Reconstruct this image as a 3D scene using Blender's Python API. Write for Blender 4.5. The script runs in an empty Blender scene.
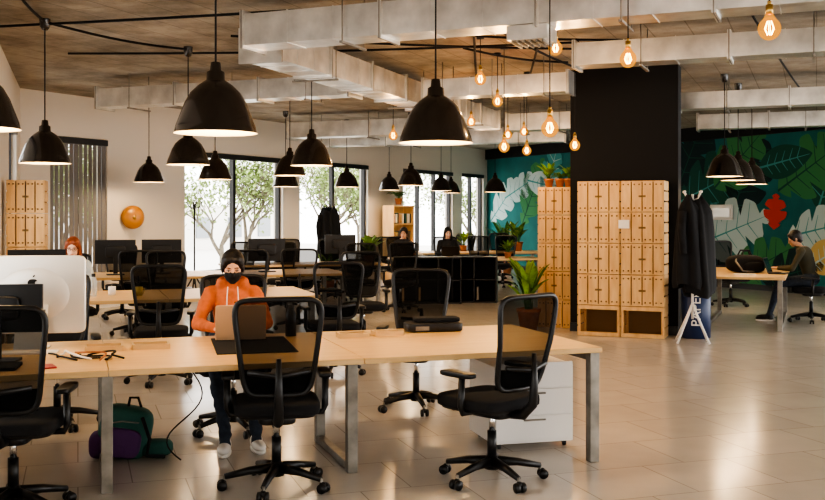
import bpy, bmesh, math, random
from mathutils import Vector, Matrix
random.seed(7)
D=bpy.data; C=bpy.context
SC=C.scene
rad=math.radians

# ------------------------------------------------------------ materials
def mat(name,col,rough=.5,metal=0.,bump=0.,bscale=40.,var=0.,vscale=8.,emit=None,estr=0.,alpha=1.,coat=0.):
    m=D.materials.new(name); m.use_nodes=True
    nt=m.node_tree; b=nt.nodes['Principled BSDF']
    b.inputs['Base Color'].default_value=(*col,1)
    b.inputs['Roughness'].default_value=rough
    b.inputs['Metallic'].default_value=metal
    b.inputs['Alpha'].default_value=alpha
    b.inputs['Coat Weight'].default_value=coat
    if emit:
        b.inputs['Emission Color'].default_value=(*emit,1); b.inputs['Emission Strength'].default_value=estr
    if bump or var:
        tc=nt.nodes.new('ShaderNodeTexCoord')
    if bump:
        n=nt.nodes.new('ShaderNodeTexNoise'); n.inputs['Scale'].default_value=bscale; n.inputs['Detail'].default_value=4
        nt.links.new(tc.outputs['Object'],n.inputs['Vector'])
        bp=nt.nodes.new('ShaderNodeBump'); bp.inputs['Strength'].default_value=bump; bp.inputs['Distance'].default_value=.01
        nt.links.new(n.outputs['Fac'],bp.inputs['Height']); nt.links.new(bp.outputs['Normal'],b.inputs['Normal'])
    if var:
        n=nt.nodes.new('ShaderNodeTexNoise'); n.inputs['Scale'].default_value=vscale; n.inputs['Detail'].default_value=5
        nt.links.new(tc.outputs['Object'],n.inputs['Vector'])
        r=nt.nodes.new('ShaderNodeValToRGB')
        r.color_ramp.elements[0].position=.3; r.color_ramp.elements[1].position=.7
        r.color_ramp.elements[0].color=(*[max(0,c*(1-var)) for c in col],1)
        r.color_ramp.elements[1].color=(*[min(1,c*(1+var)) for c in col],1)
        nt.links.new(n.outputs['Fac'],r.inputs['Fac']); nt.links.new(r.outputs['Color'],b.inputs['Base Color'])
    return m

def wood(name,c1,c2,rough=.4,sc=(1.2,14,14)):
    m=D.materials.new(name); m.use_nodes=True; nt=m.node_tree; b=nt.nodes['Principled BSDF']
    tc=nt.nodes.new('ShaderNodeTexCoord'); mp=nt.nodes.new('ShaderNodeMapping'); mp.inputs['Scale'].default_value=sc
    n=nt.nodes.new('ShaderNodeTexNoise'); n.inputs['Scale'].default_value=1.5; n.inputs['Detail'].default_value=6
    r=nt.nodes.new('ShaderNodeValToRGB'); r.color_ramp.elements[0].position=.3; r.color_ramp.elements[1].position=.7
    r.color_ramp.elements[0].color=(*c1,1); r.color_ramp.elements[1].color=(*c2,1)
    nt.links.new(tc.outputs['Object'],mp.inputs['Vector']); nt.links.new(mp.outputs['Vector'],n.inputs['Vector'])
    nt.links.new(n.outputs['Fac'],r.inputs['Fac']); nt.links.new(r.outputs['Color'],b.inputs['Base Color'])
    b.inputs['Roughness'].default_value=rough
    return m

def tiles(name,rot):
    m=D.materials.new(name); m.use_nodes=True; nt=m.node_tree; b=nt.nodes['Principled BSDF']
    tc=nt.nodes.new('ShaderNodeTexCoord'); mp=nt.nodes.new('ShaderNodeMapping'); mp.inputs['Rotation'].default_value=(0,0,rot)
    br=nt.nodes.new('ShaderNodeTexBrick'); br.offset=0.5; br.squash=1
    br.inputs['Scale'].default_value=1; br.inputs['Brick Width'].default_value=.62; br.inputs['Row Height'].default_value=.62
    br.inputs['Mortar Size'].default_value=.004; br.inputs['Mortar Smooth'].default_value=.2
    br.inputs['Color1'].default_value=(.66,.62,.575,1); br.inputs['Color2'].default_value=(.61,.575,.53,1); br.inputs['Mortar'].default_value=(.40,.37,.33,1)
    n=nt.nodes.new('ShaderNodeTexNoise'); n.inputs['Scale'].default_value=3; n.inputs['Detail'].default_value=8
    mx=nt.nodes.new('ShaderNodeMixRGB'); mx.blend_type='MULTIPLY'; mx.inputs['Fac'].default_value=.3
    r=nt.nodes.new('ShaderNodeValToRGB'); r.color_ramp.elements[0].position=.3; r.color_ramp.elements[1].position=.65
    r.color_ramp.elements[0].color=(.75,.75,.75,1)
    nt.links.new(tc.outputs['Object'],mp.inputs['Vector']); nt.links.new(mp.outputs['Vector'],br.inputs['Vector'])
    nt.links.new(tc.outputs['Object'],n.inputs['Vector']); nt.links.new(n.outputs['Fac'],r.inputs['Fac'])
    nt.links.new(br.outputs['Color'],mx.inputs['Color1']); nt.links.new(r.outputs['Color'],mx.inputs['Color2'])
    nt.links.new(mx.outputs['Color'],b.inputs['Base Color'])
    b.inputs['Roughness'].default_value=.17
    bp=nt.nodes.new('ShaderNodeBump'); bp.inputs['Strength'].default_value=.3; bp.inputs['Distance'].default_value=.003; bp.invert=True
    nt.links.new(br.outputs['Fac'],bp.inputs['Height']); nt.links.new(bp.outputs['Normal'],b.inputs['Normal'])
    return m

def boards(name,rot):
    """board-formed raw concrete"""
    m=D.materials.new(name); m.use_nodes=True; nt=m.node_tree; b=nt.nodes['Principled BSDF']
    tc=nt.nodes.new('ShaderNodeTexCoord'); mp=nt.nodes.new('ShaderNodeMapping'); mp.inputs['Rotation'].default_value=(0,0,rot)
    br=nt.nodes.new('ShaderNodeTexBrick'); br.inputs['Scale'].default_value=1; br.inputs['Brick Width'].default_value=2.6; br.inputs['Row Height'].default_value=.42
    br.inputs['Mortar Size'].default_value=.007; br.inputs['Bias'].default_value=.0
    br.inputs['Color1'].default_value=(.37,.335,.285,1); br.inputs['Color2'].default_value=(.34,.305,.255,1); br.inputs['Mortar'].default_value=(.22,.19,.155,1)
    n=nt.nodes.new('ShaderNodeTexNoise'); n.inputs['Scale'].default_value=1.3; n.inputs['Detail'].default_value=10; n.inputs['Roughness'].default_value=.72
    r=nt.nodes.new('ShaderNodeValToRGB'); r.color_ramp.elements[0].position=.36; r.color_ramp.elements[1].position=.62
    r.color_ramp.elements[0].color=(.52,.49,.45,1); r.color_ramp.elements[1].color=(1.12,1.11,1.08,1)
    mx=nt.nodes.new('ShaderNodeMixRGB'); mx.blend_type='MULTIPLY'; mx.inputs['Fac'].default_value=.95
    nt.links.new(tc.outputs['Object'],mp.inputs['Vector']); nt.links.new(mp.outputs['Vector'],br.inputs['Vector'])
    nt.links.new(tc.outputs['Object'],n.inputs['Vector']); nt.links.new(n.outputs['Fac'],r.inputs['Fac'])
    nt.links.new(br.outputs['Color'],mx.inputs['Color1']); nt.links.new(r.outputs['Color'],mx.inputs['Color2'])
    nt.links.new(mx.outputs['Color'],b.inputs['Base Color']); b.inputs['Roughness'].default_value=.85
    bp=nt.nodes.new('ShaderNodeBump'); bp.inputs['Strength'].default_value=.6; bp.inputs['Distance'].default_value=.02
    nt.links.new(n.outputs['Fac'],bp.inputs['Height']); nt.links.new(bp.outputs['Normal'],b.inputs['Normal'])
    return m

def seethru(name,col,op):
    m=D.materials.new(name); m.use_nodes=True; nt=m.node_tree; nt.nodes.clear()
    o=nt.nodes.new('ShaderNodeOutputMaterial'); mx=nt.nodes.new('ShaderNodeMixShader'); t=nt.nodes.new('ShaderNodeBsdfTransparent')
    d=nt.nodes.new('ShaderNodeBsdfDiffuse'); d.inputs['Color'].default_value=(*col,1)
    mx.inputs['Fac'].default_value=op
    nt.links.new(t.outputs[0],mx.inputs[1]); nt.links.new(d.outputs[0],mx.inputs[2]); nt.links.new(mx.outputs[0],o.inputs[0])
    return m

def bulbglass(name):
    m=D.materials.new(name); m.use_nodes=True; nt=m.node_tree; nt.nodes.clear()
    o=nt.nodes.new('ShaderNodeOutputMaterial'); mx=nt.nodes.new('ShaderNodeMixShader'); t=nt.nodes.new('ShaderNodeBsdfTransparent')
    t.inputs['Color'].default_value=(1,.66,.25,1)
    e=nt.nodes.new('ShaderNodeEmission'); e.inputs['Color'].default_value=(1,.48,.10,1); e.inputs['Strength'].default_value=1.0
    mx.inputs['Fac'].default_value=.4
    nt.links.new(t.outputs[0],mx.inputs[1]); nt.links.new(e.outputs[0],mx.inputs[2]); nt.links.new(mx.outputs[0],o.inputs[0])
    return m

M_wood=wood('desk_wood',(.66,.42,.18),(.78,.54,.27),.35,(1.0,16,16))
M_edge=mat('desk_edge',(.64,.44,.22),.45)
M_pine=wood('crate_pine',(.62,.37,.16),(.76,.51,.25),.6,(9,9,1.5))
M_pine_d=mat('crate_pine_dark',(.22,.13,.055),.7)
M_black=mat('black_plastic',(.010,.010,.011),.38)
M_blackm=mat('black_matte',(.006,.006,.007),.8)
M_fab=mat('black_fabric',(.013,.013,.015),.95,bump=.4,bscale=150)
M_mesh=seethru('chair_mesh',(.012,.012,.012),.80)
M_steel=mat('weathered_steel',(.26,.24,.21),.45,.7,var=.35,vscale=7)
M_galv=mat('galvanised_duct',(.72,.71,.68),.30,.8,var=.22,vscale=4,bump=.35,bscale=5)
M_chrome=mat('chrome',(.8,.8,.8),.12,1.)
M_alu=mat('aluminium',(.72,.70,.66),.35,.6)
M_white=mat('white_laminate',(.82,.80,.77),.4)
M_wall=mat('wall_paint',(.72,.67,.60),.8,bump=.08,bscale=30)
M_frame=mat('window_frame_dark',(.03,.03,.033),.4)
M_lampout=mat('lamp_enamel',(.022,.015,.011),.25,coat=.5)
M_lampin=mat('lamp_inside',(.80,.68,.48),.4)
M_bulb=mat('bulb_warm',(1,.8,.5),.5,emit=(1,.72,.38),estr=14)
M_fil=mat('filament',(1,.6,.2),.5,emit=(1,.62,.22),estr=30)
M_bglass=bulbglass('amber_bulb_glass')
M_brass=mat('brass',(.55,.36,.12),.3,.9)
M_ceil=boards('ceiling_concrete',rad(-68))
M_tile=tiles('floor_tiles',rad(-18.5))
M_blind=mat('blind_grey',(.22,.21,.21),.7)
M_terra=mat('terracotta',(.42,.17,.08),.8,var=.2)
M_soil=mat('soil',(.03,.02,.012),.95)
M_leaf=mat('leaf_green',(.05,.16,.025),.45,var=.5,vscale=12)
M_leaf2=mat('leaf_light_green',(.15,.30,.045),.45,var=.4,vscale=12)
M_screen=mat('screen_dark',(.01,.01,.012),.12)
M_mural=mat('mural_teal',(.015,.165,.165),.8,var=.2,vscale=1.5)
M_skin=mat('skin',(.58,.33,.22),.5)
M_skin2=mat('skin_pale',(.68,.43,.32),.5)
M_skin3=mat('skin_tan',(.42,.24,.15),.5)
M_eye=mat('eye_white',(.5,.47,.44),.2)
M_iris=mat('eye_iris',(.02,.01,.008),.15)
M_lip=mat('lips',(.45,.15,.12),.4)
M_orange=mat('orange_fleece',(.50,.14,.055),.95,bump=.8,bscale=12,var=.15,vscale=20)
M_denim=mat('denim',(.03,.04,.06),.9,var=.3,vscale=30)
M_hairblk=mat('hair_black',(.008,.006,.006),.5,bump=.8,bscale=60)
M_hairred=mat('hair_red',(.22,.055,.02),.5,bump=.8,bscale=60)
M_paper=mat('paper',(.82,.80,.76),.8)
M_purple=mat('purple_nylon',(.10,.035,.13),.8,bump=.3)
M_green=mat('teal_nylon',(.03,.11,.09),.8,bump=.3)

# ------------------------------------------------------------ mesh builder
class MB:
    def __init__(s): s.v=[];s.f=[];s.mi=[];s.sm=[];s.mats=[];s.M=Matrix.Identity(4)
    def idx(s,m):
        if m not in s.mats: s.mats.append(m)
        return s.mats.index(m)
    def add(s,vs,fs,m,smooth=False):
        o=len(s.v); i=s.idx(m)
        for p in vs: s.v.append(tuple(s.M@Vector(p)))
        for f in fs: s.f.append([o+a for a in f]); s.mi.append(i); s.sm.append(smooth)
    def box(s,c,sz,m,R=None):
        h=[a/2 for a in sz]; vs=[]
        for x in(-1,1):
            for y in(-1,1):
                for z in(-1,1):
                    p=Vector((x*h[0],y*h[1],z*h[2]))
                    if R is not None: p=R@p
                    vs.append(p+Vector(c))
        s.add(vs,[(0,1,3,2),(4,6,7,5),(0,4,5,1),(2,3,7,6),(0,2,6,4),(1,5,7,3)],m)
    def bar(s,p1,p2,w,h,m):
        p1=Vector(p1);p2=Vector(p2);d=(p2-p1);L=d.length;d.normalize()
        up=Vector((0,0,1)) if abs(d.z)<.95 else Vector((0,1,0))
        x=d.cross(up).normalized(); u=x.cross(d).normalized()
        R=Matrix((x,d,u)).transposed()
        s.box((p1+p2)/2,(w,L,h),m,R)
    def tube(s,pts,r,m,n=8,smooth=True):
        pts=[Vector(p) for p in pts]; rs=r if isinstance(r,(list,tuple)) else [r]*len(pts)
        vs=[];fs=[]; prev=None
        for i,p in enumerate(pts):
            a=pts[max(0,i-1)]; b=pts[min(len(pts)-1,i+1)]; d=(b-a).normalized()
            if prev is None:
                ref=Vector((0,0,1)) if abs(d.z)<.9 else Vector((1,0,0)); x=d.cross(ref).normalized()
            else:
                x=(prev-d*prev.dot(d)).normalized()
            prev=x; y=d.cross(x)
            for k in range(n):
                t=2*math.pi*k/n; vs.append(p+(x*math.cos(t)+y*math.sin(t))*rs[i])
        for i in range(len(pts)-1):
            for k in range(n):
                fs.append((i*n+k,i*n+(k+1)%n,(i+1)*n+(k+1)%n,(i+1)*n+k))
        fs.append(tuple(reversed(range(n)))); fs.append(tuple(range((len(pts)-1)*n,len(pts)*n)))
        s.add(vs,fs,m,smooth)
    def loop(s,pts,r,m,n=6):
        pts=[Vector(p) for p in pts]; N=len(pts); vs=[];fs=[]; prev=None
        for i,p in enumerate(pts):
            d=(pts[(i+1)%N]-pts[i-1]).normalized()
            if prev is None:
                ref=Vector((0,1,0)) if abs(d.y)<.9 else Vector((1,0,0)); x=d.cross(ref).normalized()
            else: x=(prev-d*prev.dot(d)).normalized()
            prev=x;y=d.cross(x)
            for k in range(n):
                t=2*math.pi*k/n; vs.append(p+(x*math.cos(t)+y*math.sin(t))*r)
        for i in range(N):
            j=(i+1)%N
            for k in range(n): fs.append((i*n+k,i*n+(k+1)%n,j*n+(k+1)%n,j*n+k))
        s.add(vs,fs,m,True)
    def cyl(s,p1,p2,r,m,r2=None,n=16):
        s.tube([p1,p2],[r,r if r2 is None else r2],m,n)
    def lathe(s,prof,m,n=32,c=(0,0,0),smooth=True):
        vs=[];fs=[]
        for r,z in prof:
            for k in range(n):
                t=2*math.pi*k/n; vs.append((c[0]+r*math.cos(t),c[1]+r*math.sin(t),c[2]+z))
        for i in range(len(prof)-1):
            for k in range(n): fs.append((i*n+k,i*n+(k+1)%n,(i+1)*n+(k+1)%n,(i+1)*n+k))
        s.add(vs,fs,m,smooth)
    def ell(s,c,r,m,R=None,nu=16,nv=10,e=1.,e2=1.):
        def sp(a,p): return math.copysign(abs(a)**p,a)
        vs=[];fs=[]
        c=Vector(c)
        def P(x,y,z):
            p=Vector((x*r[0],y*r[1],z*r[2]))
            if R is not None:p=R@p
            return p+c
        vs.append(P(0,0,-1))
        for j in range(1,nv):
            ph=-math.pi/2+math.pi*j/nv
            for k in range(nu):
                t=2*math.pi*k/nu
                vs.append(P(sp(math.cos(ph),e)*sp(math.cos(t),e2),sp(math.cos(ph),e)*sp(math.sin(t),e2),sp(math.sin(ph),e)))
        vs.append(P(0,0,1)); T=len(vs)-1
        for k in range(nu):
            fs.append((0,1+(k+1)%nu,1+k)); b=1+(nv-2)*nu; fs.append((T,b+k,b+(k+1)%nu))
        for j in range(nv-2):
            for k in range(nu):
                a=1+j*nu; fs.append((a+k,a+(k+1)%nu,a+nu+(k+1)%nu,a+nu+k))
        s.add(vs,fs,m,True)
    def sbox(s,c,sz,m,R=None,e=.3):
        s.ell(c,[a/2 for a in sz],m,R,28,16,e,e)
    def prism(s,pts,h,m,O=(0,0,0),X=(1,0,0),Y=(0,0,1)):
        X=Vector(X);Y=Vector(Y);O=Vector(O);N=X.cross(Y).normalized(); n=len(pts)
        vs=[O+X*a+Y*b for a,b in pts]+[O+X*a+Y*b+N*h for a,b in pts]
        fs=[tuple(reversed(range(n))),tuple(range(n,2*n))]+[(i,(i+1)%n,n+(i+1)%n,n+i) for i in range(n)]
        s.add(vs,fs,m)
    def mesh(s,name):
        me=D.meshes.new(name); me.from_pydata(s.v,[],s.f)
        for m in s.mats: me.materials.append(m)
        for p,i,q in zip(me.polygons,s.mi,s.sm): p.material_index=i; p.use_smooth=q
        bm=bmesh.new(); bm.from_mesh(me); bmesh.ops.recalc_face_normals(bm,faces=bm.faces); bm.to_mesh(me); bm.free()
        return me
    def obj(s,name,loc=(0,0,0),rz=0,bevel=0,parent=None):
        return place(s.mesh(name),name,loc,rz,bevel,parent)
def place(me,name,loc=(0,0,0),rz=0,bevel=0,parent=None,sc=1):
    o=D.objects.new(name,me); SC.collection.objects.link(o); o.location=loc; o.rotation_euler=(0,0,rad(rz)); o.scale=(sc,sc,sc)
    if bevel:
        b=o.modifiers.new('bevel','BEVEL'); b.width=bevel; b.segments=2; b.limit_method='ANGLE'
    if parent: o.parent=parent
    return o
def empty(name,loc,rz=0):
    o=D.objects.new(name,None); SC.collection.objects.link(o); o.location=loc; o.rotation_euler=(0,0,rad(rz)); return o

# ------------------------------------------------------------ room shell
CH=3.6
fl=MB(); fl.prism([(-6.0,-3),(12,-3),(12,18),(2.6,31.4),(-6.6,15.6)],-.1,M_tile,O=(0,0,0),X=(1,0,0),Y=(0,1,0)); fl.obj('floor')
ce=MB(); ce.prism([(-9,-3),(13,-3),(13,18),(2.6,31.4),(-6.6,15.6),(-9,8)],.15,M_ceil,O=(0,0,CH),X=(1,0,0),Y=(0,1,0)); ce.obj('ceiling')

def wallseg(name,A,L,ang,openings,H=CH,th=.25,m=M_wall):
    w=MB(); x=0
    for (x0,x1,z0,z1) in openings:
        if x0>x: w.box(((x+x0)/2,th/2,H/2),(x0-x,th,H),m)
        if z0>0: w.box(((x0+x1)/2,th/2,z0/2),(x1-x0,th,z0),m)
        if z1<H: w.box(((x0+x1)/2,th/2,(z1+H)/2),(x1-x0,th,H-z1),m)
        x=x1
    if x<L: w.box(((x+L)/2,th/2,H/2),(L-x,th,H),m)
    return w.obj(name,(A[0],A[1],0),ang)
def window(name,A,ang,x0,x1,z0,z1,panes,blind=None,trans=None):
    w=MB(); t=.06
    for z in(z0+t/2,z1-t/2): w.box(((x0+x1)/2,.12,z),(x1-x0,.09,t),M_frame)
    for i in range(panes+1):
        x=x0+t/2+(x1-x0-t)*i/panes; w.box((x,.12,(z0+z1)/2),(t if i in(0,panes) else t*1.3,.1,z1-z0),M_frame)
    if trans: w.box(((x0+x1)/2,.12,trans),(x1-x0,.07,.05),M_frame)
    w.box(((x0+x1)/2,.02,z1-.06),(x1-x0,.08,.1),M_frame)
    if blind=='vertical':
        n=int((x1-x0)/.1)
        for i in range(n):
            w.box((x0+(i+.5)*(x1-x0)/n,.03,(z0+z1)/2),(.104,.006,z1-z0-.1),M_blind,Matrix.Rotation(rad(10),3,'Z'))
    elif blind:
        w.box(((x0+x1)/2,.03,z1-blind/2),(x1-x0-.02,.006,blind),M_paper)
    w.box(((x0+x1)/2,-.03,z0-.02),(x1-x0+.1,.26,.04),M_white)
    return w.obj(name,(A[0],A[1],0),ang)
WA=(-6.18,15.75); WANG=math.degrees(math.atan2(15.05,8.48)); WL=17.27
ops=[(.034*WL,.105*WL,.5,2.9),(.218*WL,.397*WL,.45,2.83),(.433*WL,.599*WL,.45,2.83),(.70*WL,.865*WL,.45,2.83),(.90*WL,.985*WL,.45,2.83)]
wallseg('wall_back',WA,WL+.4,WANG,ops)
window('window_1',WA,WANG,*ops[0],2,'vertical')
window('window_2',WA,WANG,*ops[1],2)
window('window_3',WA,WANG,*ops[2],2)
window('window_4',WA,WANG,*ops[3],3)
window('window_5',WA,WANG,*ops[4],2)
LL=14.0; LA=(WA[0]+.317*LL,WA[1]-.948*LL)
lops=[(2.2,5.8,.5,2.9),(7.2,9.6,.5,2.9),(11.3,13.0,.5,2.9)]
wallseg('wall_left',LA,LL,108.5,lops)
window('window_6',LA,108.5,*lops[0],3); window('window_7',LA,108.5,*lops[1],2); window('window_8',LA,108.5,*lops[2],2)
MA=(2.3,30.8); MD=Vector((7.1,-13.3,0)).normalized(); MANG=math.degrees(math.atan2(MD.y,MD.x)); ML=15.6
wallseg('wall_right',MA,ML,MANG,[],m=M_mural)
fops=[(2.0,5.0,.9,2.9),(7.0,11.0,.9,2.9)]
wallseg('rear_fill_block_wall',(12.2,-2.9),14.2,180,fops)  # unseen wall behind the camera, added to block frontal fill light
window('window_9',(12.2,-2.9),180,*fops[0],3); window('window_10',(12.2,-2.9),180,*fops[1],4)  # openings in the added rear wall, also out of view
bb=MB(); bb.box((ML/2,-.01,.06),(ML,.02,.12),M_frame); bb.obj('baseboard_right',(MA[0],MA[1],0),MANG)
bb=MB(); bb.box((WL/2,-.01,.05),(WL,.02,.1),M_white); bb.obj('baseboard_back',(WA[0],WA[1],0),WANG)
bb=MB(); bb.box((ML/2,-.06,3.45),(ML,.12,.3),M_blackm); bb.obj('trim_1',(MA[0],MA[1],0),MANG)

# mural leaves: painted flat shapes on the wall
def leafshape(mb,s,z,L,W,ang,m,lobes=0,mid=None,layer=1):
    half=[];N=80
    for i in range(N//2+1):
        x=i/(N//2); w=(math.sin(math.pi*x**.8)**.8 if 0<x<1 else 0)
        if lobes:
            ph=(x*lobes)%1; w*=(1-.62*math.exp(-((ph-.5)/.13)**2)*(1 if .08<x<.93 else 0))
        half.append((x*L+(.10*L*w if lobes else 0),w*W/2))
    ca,sa=math.cos(rad(ang)),math.sin(rad(ang)); y=-.004*layer
    def q(a,b,dy=0): return (s+a*ca-b*sa,y-dy,z+a*sa+b*ca)
    H=len(half)
    vs=[q(*p) for p in half]+[q(a,-b) for a,b in half]+[q(a-(.10*L*(b*2/W) if lobes else 0),0) for a,b in half]
    fs=[]
    for i in range(H-1): fs+=[(i,i+1,2*H+i+1,2*H+i),(2*H+i,2*H+i+1,H+i+1,H+i)]
    mb.add(vs,fs,m)
    if mid:
        mb.add([q(0,-.025,.003),q(L*.95,-.004,.003),q(L*.95,.004,.003),q(0,.025,.003)],[(0,1,2,3)],mid)
        for k in range(1,6):
            x=k/7*L
            for sg in(1,-1):
                mb.add([q(x,0,.003),q(x+.025,0,.003),q(x+L*.10,sg*W*.30,.003),q(x+L*.10-.012,sg*W*.30,.003)],[(0,1,2,3)],mid)
G1=mat('paint_green',(.05,.24,.09),.8); G2=mat('paint_deep_green',(.010,.09,.065),.8); G3=mat('paint_pale_blue',(.50,.64,.64),.8)
G4=mat('paint_red',(.68,.06,.03),.8); G5=mat('paint_dark',(.005,.03,.035),.8); G6=mat('paint_yellow',(.62,.46,.18),.8); G7=mat('paint_midteal',(.07,.33,.33),.8)
mu=MB()
for a in [(8.0,1.6,2.6,1.8,62,G5,4,G2,1),(8.4,1.9,2.2,1.5,20,G2,4,G7,2),(8.9,.9,2.3,1.4,18,G3,4,G7,3),(8.2,.2,2.2,1.2,50,G7,0,G3,2),
          (9.5,2.2,1.9,1.3,40,G1,4,G2,3),(10.0,1.5,2.2,1.5,68,G5,4,G2,2),(10.0,.15,1.9,1.1,25,G1,4,G2,4),
          (11.2,1.30,.75,.62,85,G4,3,G4,6),(11.55,1.15,1.6,.95,12,G3,4,G7,4),(12.1,.55,1.0,.7,30,G6,0,G3,5),
          (11.3,2.1,1.9,1.3,30,G1,4,G2,3),(12.3,1.7,1.8,1.2,70,G2,4,G7,2),(10.9,.2,1.6,1.0,15,G5,4,G2,5),(12.7,1.6,1.4,1.0,50,G3,4,G7,4),
          (12.9,.4,1.8,1.1,70,G7,4,G2,3),(10.8,2.6,1.4,.7,10,G2,0,G7,4),
          (.2,1.4,2.0,1.0,40,G3,4,G7,1),(1.0,2.1,1.8,.8,20,G3,4,G7,2),(1.9,1.3,2.2,1.2,60,G1,4,G2,2),(3.0,1.8,1.9,1.0,70,G7,4,G3,3),(2.2,2.6,1.6,.7,-10,G3,0,G7,3),
          (4.2,1.2,2.2,1.2,60,G1,4,G2,1),(6.0,1.5,2.2,1.2,50,G3,4,G7,1)]:
    leafshape(mu,*a)
mu.obj('mural_leaves',(MA[0],MA[1],0),MANG)
sg=MB(); sg.box((9.75,-.05,1.66),(.66,.02,.34),M_paper); sg.box((9.75,-.065,1.66),(.5,.006,.2),M_alu); sg.obj('wall_sign',(MA[0],MA[1],0),MANG)

# ------------------------------------------------------------ black partition + crates
CO=Vector((2.19,13.3,0)); CANG=-22
def crate(mb,x,y,z,w,d,h,mode='closed'):
    t=.014
    if mode=='closed':
        n=4; g=.015; sw=(w-.02-g*(n-1))/n
        for i in range(n):
            mb.box((x+.01+sw/2+i*(sw+g),y+t/2,z+h/2),(sw,t,h-.02),M_pine)
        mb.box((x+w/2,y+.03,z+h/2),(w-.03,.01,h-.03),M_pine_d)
        for zz in(.05,h-.05):
            for i in range(n):
                for e in(.25,.75): mb.cyl((x+.01+sw*e+i*(sw+g),y-.004,z+zz),(x+.01+sw*e+i*(sw+g),y+.001,z+zz),.011,M_pine_d,n=8)
        mb.box((x+w/2,y-.001,z+h*.5),(w*.16,.004,.025),M_pine_d)
    else:
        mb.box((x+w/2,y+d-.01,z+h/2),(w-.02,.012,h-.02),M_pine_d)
        for zz in(.03,h-.03): mb.box((x+w/2,y+.008,z+zz),(w-.01,.016,.05),M_pine)
    for k in range(3):
        zz=z+h*(k+.5)/3
        for xx in(x+t/2+.003,x+w-t/2-.003): mb.box((xx,y+d/2,zz),(t,d,h/3-.02),M_pine)
        yy=y+d*(k+.5)/3
        for zz2 in(z+t/2+.002,z+h-t/2-.002): mb.box((x+w/2,yy,zz2),(w-.01,d/3-.015,t),M_pine)
    for xx in(x+.025,x+w-.025):
        for yy in(y+.03,y+d-.03): mb.box((xx,yy,z+h/2),(.03,.03,h-.012),M_pine)
cs=MB()
for r in range(5):
    for c in range(2):
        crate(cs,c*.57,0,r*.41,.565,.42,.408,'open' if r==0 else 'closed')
cs.box((.62,-.014,1.48),(.14,.006,.11),M_paper)
cs.obj('crate_shelving',CO,CANG)
cs=MB()
for r in range(5): crate(cs,-.74,.75,r*.40,.48,.40,.398,'closed')
cs.obj('crate_shelving',CO,CANG)
bp=MB(); bp.box((.525,.62,CH/2),(1.45,.30,CH-.005),M_blackm); bp.box((.525,.455,.06),(1.45,.02,.12),M_black); bp.obj('wall_partition',CO,CANG)
cs=MB()
for r in range(5): crate(cs,0,0,r*.405,.44,.38,.403,'closed')
cs.obj('crate_shelving',(-4.86,11.95,0),14)

# ------------------------------------------------------------ ducts
def duct(name,p,q,w=.45,h=.32,z=3.15,flange=1.2):
    p=Vector((*p,z+h/2)); q=Vector((*q,z+h/2)); mb=MB(); d=q-p; L=d.length; d.normalize()
    ang=math.degrees(math.atan2(d.y,d.x)); mb.box((L/2,0,0),(L,w,h),M_galv)
    n=max(1,int(L/flange))
    for i in range(n+1):
        mb.box((i*L/n,0,0),(.035,w+.06,h+.06),M_galv); mb.box((i*L/n,0,0),(.010,w+.066,h+.066),M_steel)
        if i<n:
            x0=i*L/n; x1=(i+1)*L/n
            for k in(1,2):
                xx=x0+(x1-x0)*k/3; mb.box((xx,0,0),(.008,w+.012,h+.012),M_galv)
    for x in (L*.15,L*.5,L*.85):
        for y in(-w/2-.045,w/2+.045): mb.cyl((x,y,-h/2-.045),(x,y,CH-z-h/2),.006,M_steel,n=6)
        mb.box((x,0,-h/2-.045),(.03,w+.14,.02),M_steel)
    return mb.obj(name,p,ang)
duct('air_duct',(-1.50,9.42),(4.95,6.72),.36,.29,3.17)
duct('air_duct',(-1.52,10.0),(1.35,18.0),.42,.30,3.15)
duct('air_duct',(-4.46,14.5),(-.75,13.0),.36,.26)
duct('air_duct',(1.79,10.85),(6.2,9.05),.34,.24,3.2)
duct('air_duct',(3.95,14.8),(8.2,13.1),.34,.24,3.15)
duct('air_duct',(5.2,18.2),(8.6,16.9),.36,.26,3.15)
duct('air_duct',(-2.4,19.9),(.9,18.6),.4,.3,3.12)
duct('air_duct',(1.75,18.2),(3.6,17.4),.4,.3,3.12)
duct('air_duct',(.20,13.4),(2.0,12.65),.32,.24,3.15)
duct('air_duct',(-3.0,22.6),(3.2,20.8),.4,.3,3.12)
df=MB(); df.box((0,0,0),(.34,.34,.12),M_galv)
for i in range(6): df.box((-.13+i*.052,0,-.07),(.012,.3,.03),M_steel)
df.obj('air_diffuser',(1.0,8.37,3.105),-22)
cd=MB()
for a,b in [((-5.0,10.6),(3,8.2)),((-4.2,12.2),(1.9,11.4)),((-3.75,10.2),(-2.67,11.9)),((-1.22,6.2),(.16,6.9)),((1.0,6),(1.8,16)),((.4,7),(1.1,17)),((-4.5,17),(-1.0,16)),((2.5,8),(6,15.5)),((-2,11),(3,11.9)),((-3.3,8.0),(-3.75,10.2)),((.9,10.2),(3.2,9.6)),((.6,11.8),(2.0,12.9)),((.5,9.6),(2.2,13.4)),((0,10.8),(3.4,11.2))]:
    n=10; pts=[]
    for i in range(n+1):
        t=i/n; pts.append((a[0]+(b[0]-a[0])*t,a[1]+(b[1]-a[1])*t,CH-.03-.04*math.sin(math.pi*t)))
    cd.tube(pts,.014,M_blackm,6)
cd.obj('ceiling_cable')

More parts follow.
